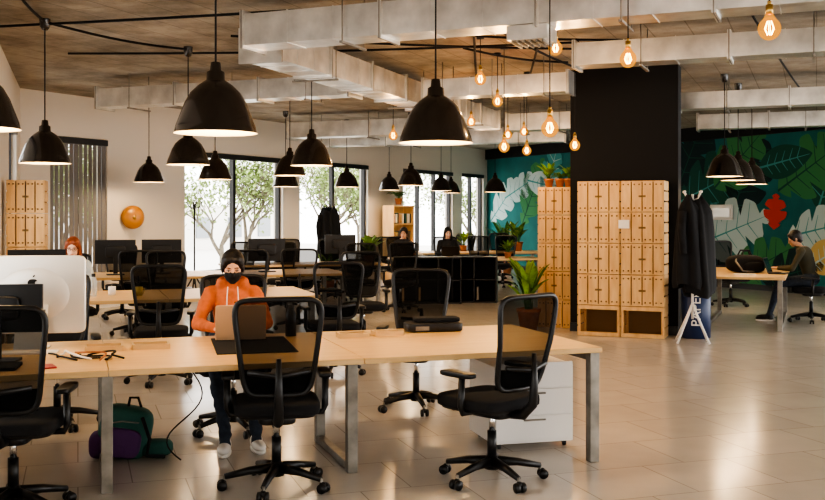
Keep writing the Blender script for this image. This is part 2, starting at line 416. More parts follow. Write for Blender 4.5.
# ------------------------------------------------------------ lamps
def light(name,loc,e,col=(1,.74,.46),r=.05,parent=None):
    l=D.lights.new(name,'POINT'); l.energy=e; l.color=col; l.shadow_soft_size=r
    o=D.objects.new(name,l); SC.collection.objects.link(o); o.location=loc
    if parent: o.parent=parent
    return o
def pendant(X,Y,z,en=18):
    e=empty('pendant_lamp',(X,Y,z)); mb=MB()
    out=[(.012,.44),(.03,.435),(.036,.385),(.055,.375),(.058,.325),(.075,.315),(.11,.29),(.155,.245),(.192,.18),(.222,.10),(.245,.04),(.253,.0),(.258,-.004)]
    mb.lathe(out,M_lampout,40)
    inn=[(.258,-.004),(.249,.0),(.240,.04),(.216,.10),(.184,.18),(.148,.238),(.10,.282),(.05,.305),(.001,.31)]
    mb.lathe(inn,M_lampin,40)
    mb.cyl((0,0,.22),(0,0,.31),.02,M_white,n=12); mb.ell((0,0,.17),(.045,.045,.06),M_bulb,nu=12,nv=8)
    L=CH-z
    mb.cyl((0,0,.43),(0,0,L-.01),.0065,M_blackm,n=6)
    mb.lathe([(.001,L-.12),(.03,L-.115),(.05,L-.08),(.055,L-.0)],M_lampout,16)
    mb.obj('shade',parent=e)
    light('lamp_light',(0,0,.06),en,parent=e)
for a in [(-1.22,6.2,2.11),(.16,6.9,2.10),(-3.75,10.2,2.13),(-2.67,11.9,2.2),(-1.22,12.1,2.2),(-4.48,17,2.16),(-3.04,15.4,2.15),(-1.95,15.9,2.23),
          (-2.45,19.3,2.15),(-1.38,21,2.19),(-2.62,6.0,2.12),(-.56,24,2.2),(-.03,19.5,2.18),(.7,24.5,2.2),(1.04,27,2.2),(1.9,23,2.13),
          (4.43,14.2,2.15),(4.95,15.2,2.13),(5.6,16.5,2.11)]:
    pendant(*a)
def globe(X,Y,z,en=14):
    e=empty('filament_bulb_pendant',(X,Y,z)); mb=MB(); L=CH-z
    mb.ell((0,0,0),(.065,.065,.067),M_bglass,nu=20,nv=14)
    mb.lathe([(.04,.052),(.022,.082),(.02,.095)],M_bglass,16)
    for k in range(6):
        t=k*math.pi/3; mb.tube([(.012*math.cos(t),.012*math.sin(t),.045),(.028*math.cos(t),.028*math.sin(t),0),(.012*math.cos(t),.012*math.sin(t),-.036)],.0018,M_fil,5)
    mb.cyl((0,0,.08),(0,0,.14),.021,M_brass,n=14); mb.cyl((0,0,.14),(0,0,.16),.012,M_brass,n=10)
    mb.cyl((0,0,.155),(0,0,L-.005),.005,M_blackm,n=6); mb.cyl((0,0,L-.03),(0,0,L-.001),.045,M_black,n=16)
    mb.obj('bulb',parent=e)
    light('bulb_light',(0,0,-.09),en,(1,.60,.26),.03,parent=e)
for a in [(2.07,5.8,2.68),(1.66,7.7,2.80),(1.03,7.5,2.25),(1.33,9.3,3.15),(.76,11.2,3.12),(1.05,12.35,3.0),(.85,14.5,2.95),(-.28,14.5,2.75),(1.09,11.9,2.41),
          (1.74,15.6,2.9),(1.43,15.0,2.8),(1.98,12.2,2.45),(.36,16.6,2.9),(1.6,14.0,2.5)]:
    globe(*a)

# ------------------------------------------------------------ office chair
def back(u,w,off=0):
    x=u*(.185+.070*w); z=.58+.55*w
    y=-.235+.035*u*u-.085*w-.03*math.sin(math.pi*w*.9)+off
    return Vector((x,y,z))
def chair_mesh():
    mb=MB()
    for k in range(5):
        t=rad(90+72*k+20); c,s=math.cos(t),math.sin(t)
        mb.tube([(.03*c,.03*s,.115),(.16*c,.16*s,.105),(.30*c,.30*s,.078)],[.032,.024,.017],M_black,8)
        mb.cyl((.30*c,.30*s,.04),(.30*c,.30*s,.085),.010,M_steel,n=8)
        px,py=-s,c
        for sd in(-1,1):
            a=Vector((.315*c+px*sd*.010,.315*s+py*sd*.010,.029)); b=Vector((.315*c+px*sd*.030,.315*s+py*sd*.030,.029)); mb.cyl(a,b,.029,M_black,n=14)
        mb.ell((.31*c,.31*s,.045),(.022,.022,.02),M_black,nu=10,nv=6)
    mb.cyl((0,0,.07),(0,0,.15),.045,M_black,.035,n=16); mb.cyl((0,0,.14),(0,0,.30),.028,M_black,n=14); mb.cyl((0,0,.30),(0,0,.42),.018,M_chrome,n=12)
    mb.sbox((0,-.02,.425),(.22,.30,.07),M_black,e=.4)
    mb.sbox((0,.03,.485),(.50,.49,.085),M_fab,e=.35); mb.sbox((0,.03,.455),(.46,.45,.05),M_black,e=.35)
    mb.tube([(0,-.12,.42),(0,-.25,.43),(0,-.325,.50),(0,-.335,.62),(0,-.335,.80)],[.03,.03,.028,.024,.014],M_black,10)
    mb.tube([(-.17,-.275,.72),(0,-.325,.70),(.17,-.275,.72)],.015,M_black,8)
    def sp(a,p): return math.copysign(abs(a)**p,a)
    N=48; lp=[]
    for i in range(N):
        t=2*math.pi*i/N; lp.append(back(sp(math.cos(t),.30),.5+.5*sp(math.sin(t),.30)))
    mb.loop(lp,.016,M_black,8)
    nu,nw=8,10; vs=[back(-.96+1.92*i/nu,.02+.96*j/nw) for j in range(nw+1) for i in range(nu+1)]
    mb.add(vs,[(j*(nu+1)+i,j*(nu+1)+i+1,(j+1)*(nu+1)+i+1,(j+1)*(nu+1)+i) for j in range(nw) for i in range(nu)],M_mesh,True)
    vs=[back(-.96+1.92*i/nu,.01+.22*j/3,.012) for j in range(4) for i in range(nu+1)]
    mb.add(vs,[(j*(nu+1)+i,j*(nu+1)+i+1,(j+1)*(nu+1)+i+1,(j+1)*(nu+1)+i) for j in range(3) for i in range(nu)],M_fab,True)
    for sx in(-1,1):
        mb.tube([(sx*.16,-.02,.44),(sx*.27,-.02,.44),(sx*.285,-.02,.48),(sx*.285,-.03,.65)],[.018,.018,.02,.02],M_black,8)
        mb.sbox((sx*.28,.01,.668),(.075,.26,.035),M_black,e=.4)
    return mb.mesh('office_chair')
CHM=chair_mesh()
def chair(X,Y,rz,name='office_chair',z=0): return place(CHM,name,(X,Y,z),rz)
chair(-.80,5.88,10); chair(.48,6.04,42); chair(-2.14,5.36,6); chair(.03,8.25,172)
chair(-2.70,7.6,200)
WCH=(-1.33,7.42)
chair(WCH[0],WCH[1],190)
for a in [(-.80,10.1,15),(-2.4,9.55,10),(-.6,12.3,190),(-3.1,12.6,195),(-2.1,12.9,190),
          (-4.5,15.5,200),(-3.7,13.4,20),(-3.0,16.9,160),(-2.2,16.9,190),(-1.6,14.0,10),(-1.45,18.8,200),(-.9,16.7,10),(-.2,16.6,170),(-.4,21.0,200),
          (1.5,21.6,190),(2.0,22.2,160),(1.2,24.8,20),(2.2,25.2,180),(-1.0,20.9,30),(-2.3,18.9,200),
          (5.6,17.6,200)]:
    chair(*a)

# ------------------------------------------------------------ desks
def desk(name,L,W,X,Y,rz,frames,seams=(),H=.745):
    e=MB(); t=.035; xs=[-L/2]+list(seams)+[L/2]
    for a,b in zip(xs[:-1],xs[1:]):
        e.box(((a+b)/2,0,H-t/2),(b-a-.004,W,t),M_wood)
    e.box((0,0,H-t-.02),(L-.3,.05,.04),M_steel)
    for (fx,hd,ft) in frames:
        w=.065
        for sy in(-1,1):
            e.box((fx,sy*hd,(H-t)/2),(w,w,H-t),M_steel)
        e.box((fx,0,H-t-.03),(w*.8,hd*2,.05),M_steel)
        if ft: e.box((fx,0,.03),(w*.8,hd*2,.05),M_steel)
    return e.obj(name,(X,Y,0),rz,bevel=.004)
U=Vector((.948,.317,0)); V=Vector((-.317,.948,0))
def ctr(nr,L,W):
    c=Vector((nr[0],nr[1],0))-U*L/2+V*W/2; return c.x,c.y
x,y=ctr((1.23,6.47),3.9,1.42)
desk('bench_desk',3.9,1.42,x,y,18.5,[(1.90,.665,False),(.345,.43,True),(-1.112,.43,True),(-1.85,.43,False)],seams=(-1.11,.35))
x,y=ctr((-.98,10.66),3.15,1.42); desk('bench_desk',3.15,1.42,x,y,18.5,[(1.5,.6,True),(0,.6,True),(-1.5,.6,True)],seams=(0,))
x,y=ctr((-.9,14.7),4.0,1.4); desk('bench_desk',4.0,1.4,x,y,18.5,[(1.9,.6,True),(0,.6,True),(-1.9,.6,True)],seams=(0,))
x,y=ctr((-.48,17.7),2.8,1.0); desk('bench_desk',2.8,1.0,x,y,18.5,[(1.3,.4,True),(-1.3,.4,True)])
desk('bench_desk',3.0,1.0,1.05,20.0,8,[(1.4,.4,True),(-1.4,.4,True)])
desk('bench_desk',3.0,1.2,1.6,23.4,10,[(1.4,.5,True),(-1.4,.5,True)])
desk('meeting_table',1.15,2.6,5.02,15.0,-22,[(-.5,1.2,True),(.5,1.2,True)])

# ------------------------------------------------------------ props on desks
def imac(X,Y,z,rz,name='desktop_computer'):
    e=MB(); e.sbox((0,0,.345),(.645,.035,.50),M_alu,e=.12)
    e.box((0,.018,.365),(.62,.004,.40),M_screen); 
    e.ell((0,-.008,.345),(.25,.022,.19),M_alu,nu=24,nv=12)
    e.bar((0,-.03,.28),(0,-.13,.008),.19,.012,M_alu); e.box((0,-.05,.006),(.19,.20,.011),M_alu)
    pts=[]
    for i in range(28):
        t=2*math.pi*i/28; r=.030*(1+.06*math.cos(2*t)-.10*max(0,math.sin(t))**8)
        x=r*math.cos(t); zz=r*math.sin(t)
        if x>.019 and abs(zz)<.013: x=.014
        pts.append((x,zz))
    e.prism(pts,.004,M_blackm,O=(0,-.034,.42))
    e.prism([(0,.036),(.011,.042),(.014,.054),(.003,.048)],.004,M_blackm,O=(0,-.034,.42))
    return e.obj(name,(X,Y,z),rz)
imac(-2.43,6.42,.745,8)
def monitor(X,Y,z,rz,w=.56,h=.34,name='monitor',st=.16):
    e=MB(); zc=st+h/2
    e.box((0,0,zc),(w,.03,h),M_black); e.box((0,.017,zc+.005),(w-.02,.004,h-.03),M_screen); e.sbox((0,-.025,zc),(w*.5,.04,h*.5),M_black,e=.3)
    e.bar((0,-.04,zc),(0,-.05,.02),.06,.02,M_black); e.box((0,-.03,.008),(.24,.18,.014),M_black)
    return e.obj(name,(X,Y,z),rz)
for a in [(-3.85,10.25,.745,20),(-4.25,14.3,.745,20),(-3.65,14.55,.745,15),(-2.2,15.1,.745,18),(-1.3,18.0,.745,15)]:
    monitor(*a)
monitor(-2.42,5.84,.745,8,.50,.28,st=.17)
def laptop(X,Y,z,rz,m=M_alu,tilt=20):
    e=MB(); e.sbox((0,0,.009),(.34,.24,.016),m,e=.1); e.box((0,.02,.018),(.28,.10,.002),M_blackm); e.box((0,-.07,.018),(.10,.06,.002),M_alu)
    R=Matrix.Rotation(rad(-tilt),3,'X'); c=Vector((0,.12,.016))+R@Vector((0,0,.115))
    e.sbox(c,(.34,.010,.23),m,R,e=.1); e.box(c+R@Vector((0,-.006,0)),(.31,.002,.20),M_screen,R)
    return e.obj('laptop',(X,Y,z),rz)
M_gold=mat('laptop_gold',(.66,.45,.29),.4,.3)
laptop(-1.19,6.90,.752,192,M_gold,12)
mt=MB(); mt.box((0,0,.003),(.50,.80,.005),M_blackm); mt.obj('desk_mat',(-1.05,6.56,.745),14)
laptop(.75,19.95,.745,180,M_black); laptop(-.15,19.9,.745,0,M_black)
def tray(X,Y,rz,w=.32,d=.16):
    e=MB(); e.box((0,0,.005),(w,d,.008),M_pine_d)
    for s in(-1,1): e.box((0,s*d/2,.017),(w,.012,.034),M_edge); e.box((s*w/2,0,.017),(.012,d,.034),M_edge)
    return e.obj('wooden_tray',(X,Y,.745),rz)
tray(-1.95,6.32,18.5,.22,.14); tray(-1.68,6.42,18.5,.22,.14); tray(-.42,7.0,18.5,.2,.12); tray(-.18,7.12,18.5,.2,.12)
def bottle(X,Y,m,h=.21,r=.034,z=.745,name='water_bottle'):
    e=MB(); e.lathe([(.001,0),(r,.002),(r,h*.72),(r*.62,h*.84),(r*.55,h*.9)],m,18); e.lathe([(r*.62,h*.86),(r*.62,h),(.001,h)],M_black,14); return e.obj(name,(X,Y,z),0)
bottle(-.86,7.06,M_black,.22,.038)
M_glass=seethru('clear_plastic',(.7,.75,.78),.35)
bottle(-3.35,10.5,M_glass,.24)
def mug(X,Y,m,z=.745):
    e=MB(); e.lathe([(.001,.002),(.038,.002),(.04,.095),(.035,.095),(.033,.01),(.001,.01)],m,20)
    e.tube([(.038,0,.075),(.065,0,.07),(.07,0,.045),(.06,0,.025),(.036,0,.02)],.006,m,6); return e.obj('coffee_mug',(X,Y,z),random.uniform(0,360))
mug(-3.2,10.65,M_white); mug(-2.9,10.6,mat('yellow_ceramic',(.7,.5,.1),.3)); mug(-1.9,11.2,M_white)
e=MB(); e.sbox((0,0,.035),(.42,.20,.07),M_black,e=.25); e.sbox((.03,.02,.085),(.34,.15,.035),M_fab,e=.3); e.box((-.1,-.1,.03),(.1,.006,.03),M_steel); e.obj('desk_organizer',(.15,7.38,.745),12)
def slab(name,X,Y,rz,w,d,h,m,z=.745):
    e=MB(); e.sbox((0,0,h/2),(w,d,h),m,e=.12); return e.obj(name,(X,Y,z),rz)
slab('smartphone',-2.05,5.62,30,.075,.15,.009,mat('red_case',(.35,.03,.04),.4))
slab('notebook',-2.30,5.58,12,.2,.25,.018,M_blackm); slab('keyboard',-2.40,6.17,8,.40,.12,.014,M_white)
slab('notebook',-.95,11.2,20,.25,.3,.03,M_blackm)
e=MB(); e.sbox((0,0,.10),(.30,.12,.20),M_fab,e=.5); e.tube([(-.08,0,.19),(-.06,0,.27),(.06,0,.27),(.08,0,.19)],.008,M_blackm,8); e.obj('bag',(-1.95,10.95,.745),25)
cb=MB()
for k in range(6):
    x0=-2.22+.06*k; pts=[]
    for i in range(16):
        t=i/15; pts.append((x0+.24*t+.04*math.sin(7*t+k),6.06-.20*t+.04*math.cos(9*t+k*2),.752+.03*math.sin(math.pi*t)*(k%2)+.004))
    cb.tube(pts,.006,[M_blackm,M_white,M_blackm,M_terra,M_blackm,M_blackm][k],6)
cb.obj('desk_cables')
cb=MB(); pts=[]
for i in range(20):
    t=i/19; pts.append((-1.46+.12*math.sin(6*t),6.35+.1*t,.70-.68*t**.8+.0)); 
cb.tube(pts,.005,M_blackm,6); cb.obj('hanging_cable')

e=MB(); w,d,h=.58,.52,.56
e.box((0,0,.03+h/2),(w,d,h-.03),M_white)
for k in range(3):
    e.box((0,-d/2-.009,.07+.18*k+.08),(w-.02,.018,.168),M_white); e.box((0,-d/2-.022,.07+.18*k+.135),(.16,.014,.012),M_steel)
for sx in(-1,1):
    for sy in(-1,1): e.cyl((sx*.24,sy*.2,.0225),(sx*.24+.02,sy*.2,.0225),.022,M_black,n=12); e.box((sx*.24,sy*.2,.04),(.03,.03,.02),M_black)
e.obj('drawer_pedestal',(.76,7.08,0),15,bevel=.004)

e=MB()
e.sbox((0,0,.17),(.34,.24,.34),M_green,Matrix.Rotation(rad(12),3,'Y'),e=.55); e.sbox((-.02,-.12,.12),(.26,.10,.19),M_purple,Matrix.Rotation(rad(10),3,'Y'),e=.55)
e.sbox((-.15,0,.09),(.16,.22,.17),M_purple,e=.6); e.sbox((.2,-.03,.06),(.22,.16,.11),M_green,e=.7)
e.tube([(.02,-.02,.33),(.03,0,.39),(.08,.02,.385),(.10,.02,.32)],.009,M_blackm,8)
e.tube([(.12,-.13,.28),(.17,-.18,.15),(.15,-.17,.04),(.26,-.12,.02)],.012,M_blackm,8)
e.tube([(-.12,-.14,.25),(0,-.18,.27),(.1,-.15,.25)],.005,M_steel,6)
e.obj('backpack',(-1.90,6.62,0),10)

# ------------------------------------------------------------ plants
def plant(name,X,Y,z,H=.8,n=26,pr=.15,ph=.26,m=M_leaf,pm=M_terra,spread=.35,lw=.05,trail=0,seed=1):
    rnd=random.Random(seed); e=MB()
    e.lathe([(.001,0),(pr*.68,.0),(pr*.92,ph*.82),(pr,ph*.83),(pr*1.02,ph),(pr*.9,ph),(pr*.86,ph*.88),(.001,ph*.88)],pm,24)
    e.lathe([(pr*.88,ph*.9),(.001,ph*.92)],M_soil,16)
    for i in range(n):
        a=rnd.uniform(0,6.28); l=rnd.uniform(.45,1)*H; s=spread*rnd.uniform(.4,1.1)
        p0=Vector((rnd.uniform(-.3,.3)*pr,rnd.uniform(-.3,.3)*pr,ph*.88)); dr=Vector((math.cos(a),math.sin(a),0)); sd=Vector((-dr.y,dr.x,0))
        N=8; pts=[]
        for k in range(N+1):
            t=k/N; pts.append(p0+dr*s*t**1.4+Vector((0,0,l*(t-.35*t*t*(1+trail)))))
        stem=3
        e.tube(pts[:stem+2],.004,M_leaf,5)
        vs=[];fs=[]
        for k in range(stem,N+1):
            t=(k-stem)/(N-stem); w=lw*math.sin(math.pi*min(.98,.08+.92*t))+.002; cup=Vector((0,0,w*.35))
            vs+= [pts[k]-sd*w+cup,pts[k],pts[k]+sd*w+cup]
        for k in range(N-stem):
            b=k*3; fs+=[(b,b+1,b+4,b+3),(b+1,b+2,b+5,b+4)]
        e.add(vs,fs,m if rnd.random()<.6 else M_leaf2,True)
    return e.obj(name,(X,Y,z),0)
plant('potted_plant',1.62,13.95,0,1.15,36,.17,.30,m=M_leaf2,spread=.33,lw=.045,seed=2)
for sx,H_,sd,tr_ in((-.62,.38,3,0),(-.46,.28,4,1),(-.33,.34,13,0)):
    P=CO+Matrix.Rotation(rad(CANG),3,'Z')@Vector((sx,.93,2.0)); plant('potted_plant',P.x,P.y,2.0,H_,22,.07,.12,m=M_leaf2,spread=.2,lw=.025,trail=tr_,seed=sd)
plant('potted_plant',-.78,18.05,.745,.6,26,.09,.13,m=M_leaf2,spread=.28,lw=.03,seed=5)
plant('potted_plant',-1.65,19.9,0,.9,26,.16,.3,spread=.35,lw=.05,seed=6)
plant('potted_plant',2.5,23.7,.745,.8,26,.12,.22,spread=.35,lw=.05,seed=7)
plant('potted_plant',2.55,27.3,0,1.7,34,.2,.4,spread=.5,lw=.06,seed=8)
plant('potted_plant',4.9,22.6,0,1.1,26,.2,.35,spread=.5,lw=.05,seed=9)
plant('potted_plant',1.2,23.6,.745,.55,22,.09,.14,m=M_leaf2,spread=.25,lw=.03,seed=21)
plant('potted_plant',1.9,19.9,.745,.4,22,.08,.12,m=M_leaf2,spread=.2,lw=.025,seed=22)

# ------------------------------------------------------------ black cube storage
def cubes(X,Y,rz,n=4,rows=2,w=.40,h=.42,d=.4):
    e=MB(); L=n*w; H=rows*h
    for i in range(n+1): e.box((-L/2+i*w,0,H/2),(.025,d,H),M_black)
    for j in range(rows+1): e.box((0,0,.012+j*(H-.024)/rows),(L+.025,d,.025),M_black)
    e.box((0,d/2-.006,H/2),(L,.012,H),M_blackm)
    rnd=random.Random(n)
    for i in range(n):
        for j in range(rows):
            if rnd.random()<.3:
                for k in range(rnd.randint(1,3)):
                    e.box((-L/2+i*w+.06+k*.05,0,.03+j*h+.13),(.035,.22,.24),rnd.choice([M_paper,M_blackm,M_steel,M_edge]))
    return e.obj('cube_shelf',(X,Y,0),rz)
cubes(.27,18.2,0,3); cubes(1.15,18.45,-8,2)
e=MB()
for i in range(5): e.box((0,0,.02+i*.45),(1.0,.32,.03),M_pine)
for sx in(-1,1): e.box((sx*.5,0,.92),(.03,.32,1.84),M_pine)
e.box((0,.15,.92),(1,.012,1.84),M_pine)
rnd=random.Random(3)
for i in range(4):
    x=-.45
    while x<.4:
        w=rnd.uniform(.02,.06); 
        if rnd.random()<.75: e.box((x+w/2,0,.035+i*.45+.13),(w*.9,.2,rnd.uniform(.2,.28)),rnd.choice([M_paper,M_terra,M_blackm,M_green,M_edge,M_steel]))
        x+=w+.004
e.obj('bookcase',(-.35,25.2,0),WANG)
plant('potted_plant',-.35,25.2,1.86,.5,24,.1,.16,spread=.35,lw=.04,trail=1,seed=12)
e=MB(); e.lathe([(.001,.10),(.08,.095),(.16,.075),(.205,.035),(.21,0),(.001,0)],mat('amber_wood',(.42,.19,.04),.3),36); e.lathe([(.001,.115),(.03,.113),(.035,.095)],M_brass,20)
g=e.obj('wooden_wall_disc'); g.matrix_world=Matrix.Translation((WA[0]+8.48*.133,WA[1]+15.05*.133,1.56))@Matrix.Rotation(rad(WANG-25),4,'Z')@Matrix.Rotation(rad(90),4,'X')  # plain wooden disc with a brass centre, set on the back wall
g.location+=Vector((.10,-.06,0))

# ------------------------------------------------------------ coat stands
def coatstand(X,Y,rz,coats=True,legm=M_white,H=1.85):
    e=empty('coat_rack',(X,Y,0),rz); b=MB()
    b.cyl((0,0,.3),(0,0,H),.016,legm,n=12)
    for k in range(4):
        t=k*math.pi/2+.4; b.tube([(0,0,.50),(.07*math.cos(t),.07*math.sin(t),.36),(.27*math.cos(t),.27*math.sin(t),.014)],.014,legm,8)
        b.tube([(0,0,H-.08),(.09*math.cos(t),.09*math.sin(t),H-.05),(.14*math.cos(t),.14*math.sin(t),H+.03)],.009,legm,8); b.ell((.14*math.cos(t),.14*math.sin(t),H+.03),(.017,.017,.017),legm,nu=10,nv=6)
    b.obj('stand',parent=e)
    if coats:
        for ci,(ox,oy,sz,zl) in enumerate(((-.07,-.04,.85,.05),(.09,.02,.9,.16))):
            c=MB(); N=30; rings=[(H-.04,.05),(H-.12,.11),(H-.22,.16),(H-.45,.185),(H-.8,.20),(H-1.02-zl,.22),(H-1.10-zl,.20)]
            vs=[];fs=[]
            for z,r in rings:
                for k in range(N):
                    t=2*math.pi*k/N; rr=r*sz*(1+.16*math.sin(5*t+z*2+ci)+.08*math.sin(9*t+z*3)); vs.append((ox+rr*math.cos(t),oy+rr*.8*math.sin(t),z+.04*math.sin(2*t+ci)))
            for j in range(len(rings)-1):
                for k in range(N): fs.append((j*N+k,j*N+(k+1)%N,(j+1)*N+(k+1)%N,(j+1)*N+k))
            fs.append(tuple(range(N)))
            c.add(vs,fs,M_blackm if ci else M_fab,True)
            c.tube([(ox-.11,oy-.07,H-.22),(ox-.15,oy-.12,H-.45),(ox-.13,oy-.13,H-.74)],[.05,.05,.04],M_fab,12)
            c.obj('hanging_coat',parent=e)
coatstand(3.50,12.5,10,True,M_white,1.86)
coatstand(-4.1,18.8,0,False,M_black,1.8); coatstand(-1.9,22.6,0,True,M_black,1.8)
e=MB(); e.lathe([(.001,0),(.17,0),(.185,.01),(.19,.80),(.18,.80),(.175,.02),(.001,.02)],mat('navy_plastic',(.012,.03,.10),.4),28)
rb=e.obj('recycling_bin',(3.70,13.05,0),0)
tx=D.curves.new('paper_lettering','FONT'); tx.body='PAPER'; tx.size=.17; tx.extrude=.002; tx.align_x='CENTER'; tx.align_y='CENTER'; tx.materials.append(M_paper)
to=D.objects.new('lettering',tx); SC.collection.objects.link(to); to.parent=rb; to.matrix_local=Matrix.Rotation(rad(-14),4,'Z')@Matrix.Translation((0,-.195,.40))@Matrix.Rotation(rad(90),4,'X')@Matrix.Rotation(rad(90),4,'Z')
for i,(x,y,s) in enumerate([(4.95,14.9,1.1),(5.15,15.45,1.0),(5.25,15.9,.8)]):
    e=MB(); e.sbox((0,0,.12*s),(.50*s,.34*s,.24*s),[M_fab,M_blackm,M_fab][i],e=.7); e.sbox((.08,-.14,.08*s),(.3*s,.14*s,.15*s),M_blackm,e=.7)
    e.tube([(-.14*s,-.1,.20*s),(-.18*s,-.2,.16*s),(-.1*s,-.26,.03*s),(.05*s,-.25,.02)],.014,M_steel,8)
    e.tube([(-.1*s,0,.22*s),(-.06*s,0,.30*s),(.06*s,0,.30*s),(.1*s,0,.22*s)],.012,M_blackm,8); e.obj('bag',(x,y,.745),35*i)
laptop(5.33,14.55,.745,60,M_black); slab('keyboard',4.75,14.3,-22,.3,.12,.015,M_white)

# ------------------------------------------------------------ people
def remesh(mb,voxel,sm,name):
    me=mb.mesh(name+'_src'); o=D.objects.new(name+'_src',me); SC.collection.objects.link(o)
    r=o.modifiers.new('r','REMESH'); r.mode='VOXEL'; r.voxel_size=voxel
    s=o.modifiers.new('s','SMOOTH'); s.factor=.5; s.iterations=sm
    C.view_layer.update(); dg=C.evaluated_depsgraph_get(); n=D.meshes.new_from_object(o.evaluated_get(dg)); n.name=name
    D.objects.remove(o); n.materials.clear()
    for p in n.polygons: p.use_smooth=True
    return n
def segd(p,a,b):
    ab=b-a; t=max(0,min(1,(p-a).dot(ab)/max(1e-9,ab.length_squared))); return (p-(a+ab*t)).length
def limb(mb,a,b,r1,r2,m=M_skin):
    a=Vector(a);b=Vector(b); mb.tube([a,a.lerp(b,.35),a.lerp(b,.7),b],[r1,r1*.62+r2*.38+.004,r1*.3+r2*.7,r2],m,14); mb.ell(a,(r1,)*3,m); mb.ell(b,(r2,)*3,m)
def hand(parent,wr,d,side,skin,curl=.5,up=Vector((0,0,1))):
    d=Vector(d).normalized(); sd=d.cross(up).normalized()*side; up2=sd.cross(d).normalized()
    if up2.z<0: up2=-up2
    wr=Vector(wr); mb=MB()
    R=Matrix((sd,d,up2)).transposed()
    mb.ell(wr+d*.045,(.040,.052,.016),skin,R,16,10); mb.ell(wr+d*.0,(.028,.03,.020),skin,R,12,8)
    for k,(off,L) in enumerate([(.030,.070),(.010,.078),(-.010,.073),(-.029,.058)]):
        p0=wr+sd*off*.9+d*.075; sp=d+sd*off*2.0
        sp.normalize()
        p1=p0+sp*L*.45+up2*.006; p2=p1+(sp*math.cos(curl)-up2*math.sin(curl))*L*.32; p3=p2+(sp*math.cos(curl*1.9)-up2*math.sin(curl*1.9))*L*.26
        mb.tube([p0-d*.02,p0,p1,p2,p3],[.009,.0088,.0082,.0075,.006],skin,8); mb.ell(p3,(.0062,)*3,skin,nu=8,nv=6)
    t0=wr+sd*.028+d*.02; t1=t0+(sd*.7+d*.6)*.035-up2*.004; t2=t1+(sd*.25+d*.95)*.03-up2*.004
    mb.tube([t0-sd*.01,t0,t1,t2],[.013,.012,.0095,.007],skin,8); mb.ell(t2,(.007,)*3,skin,nu=8,nv=6)
    mb.obj('hand',parent=parent)

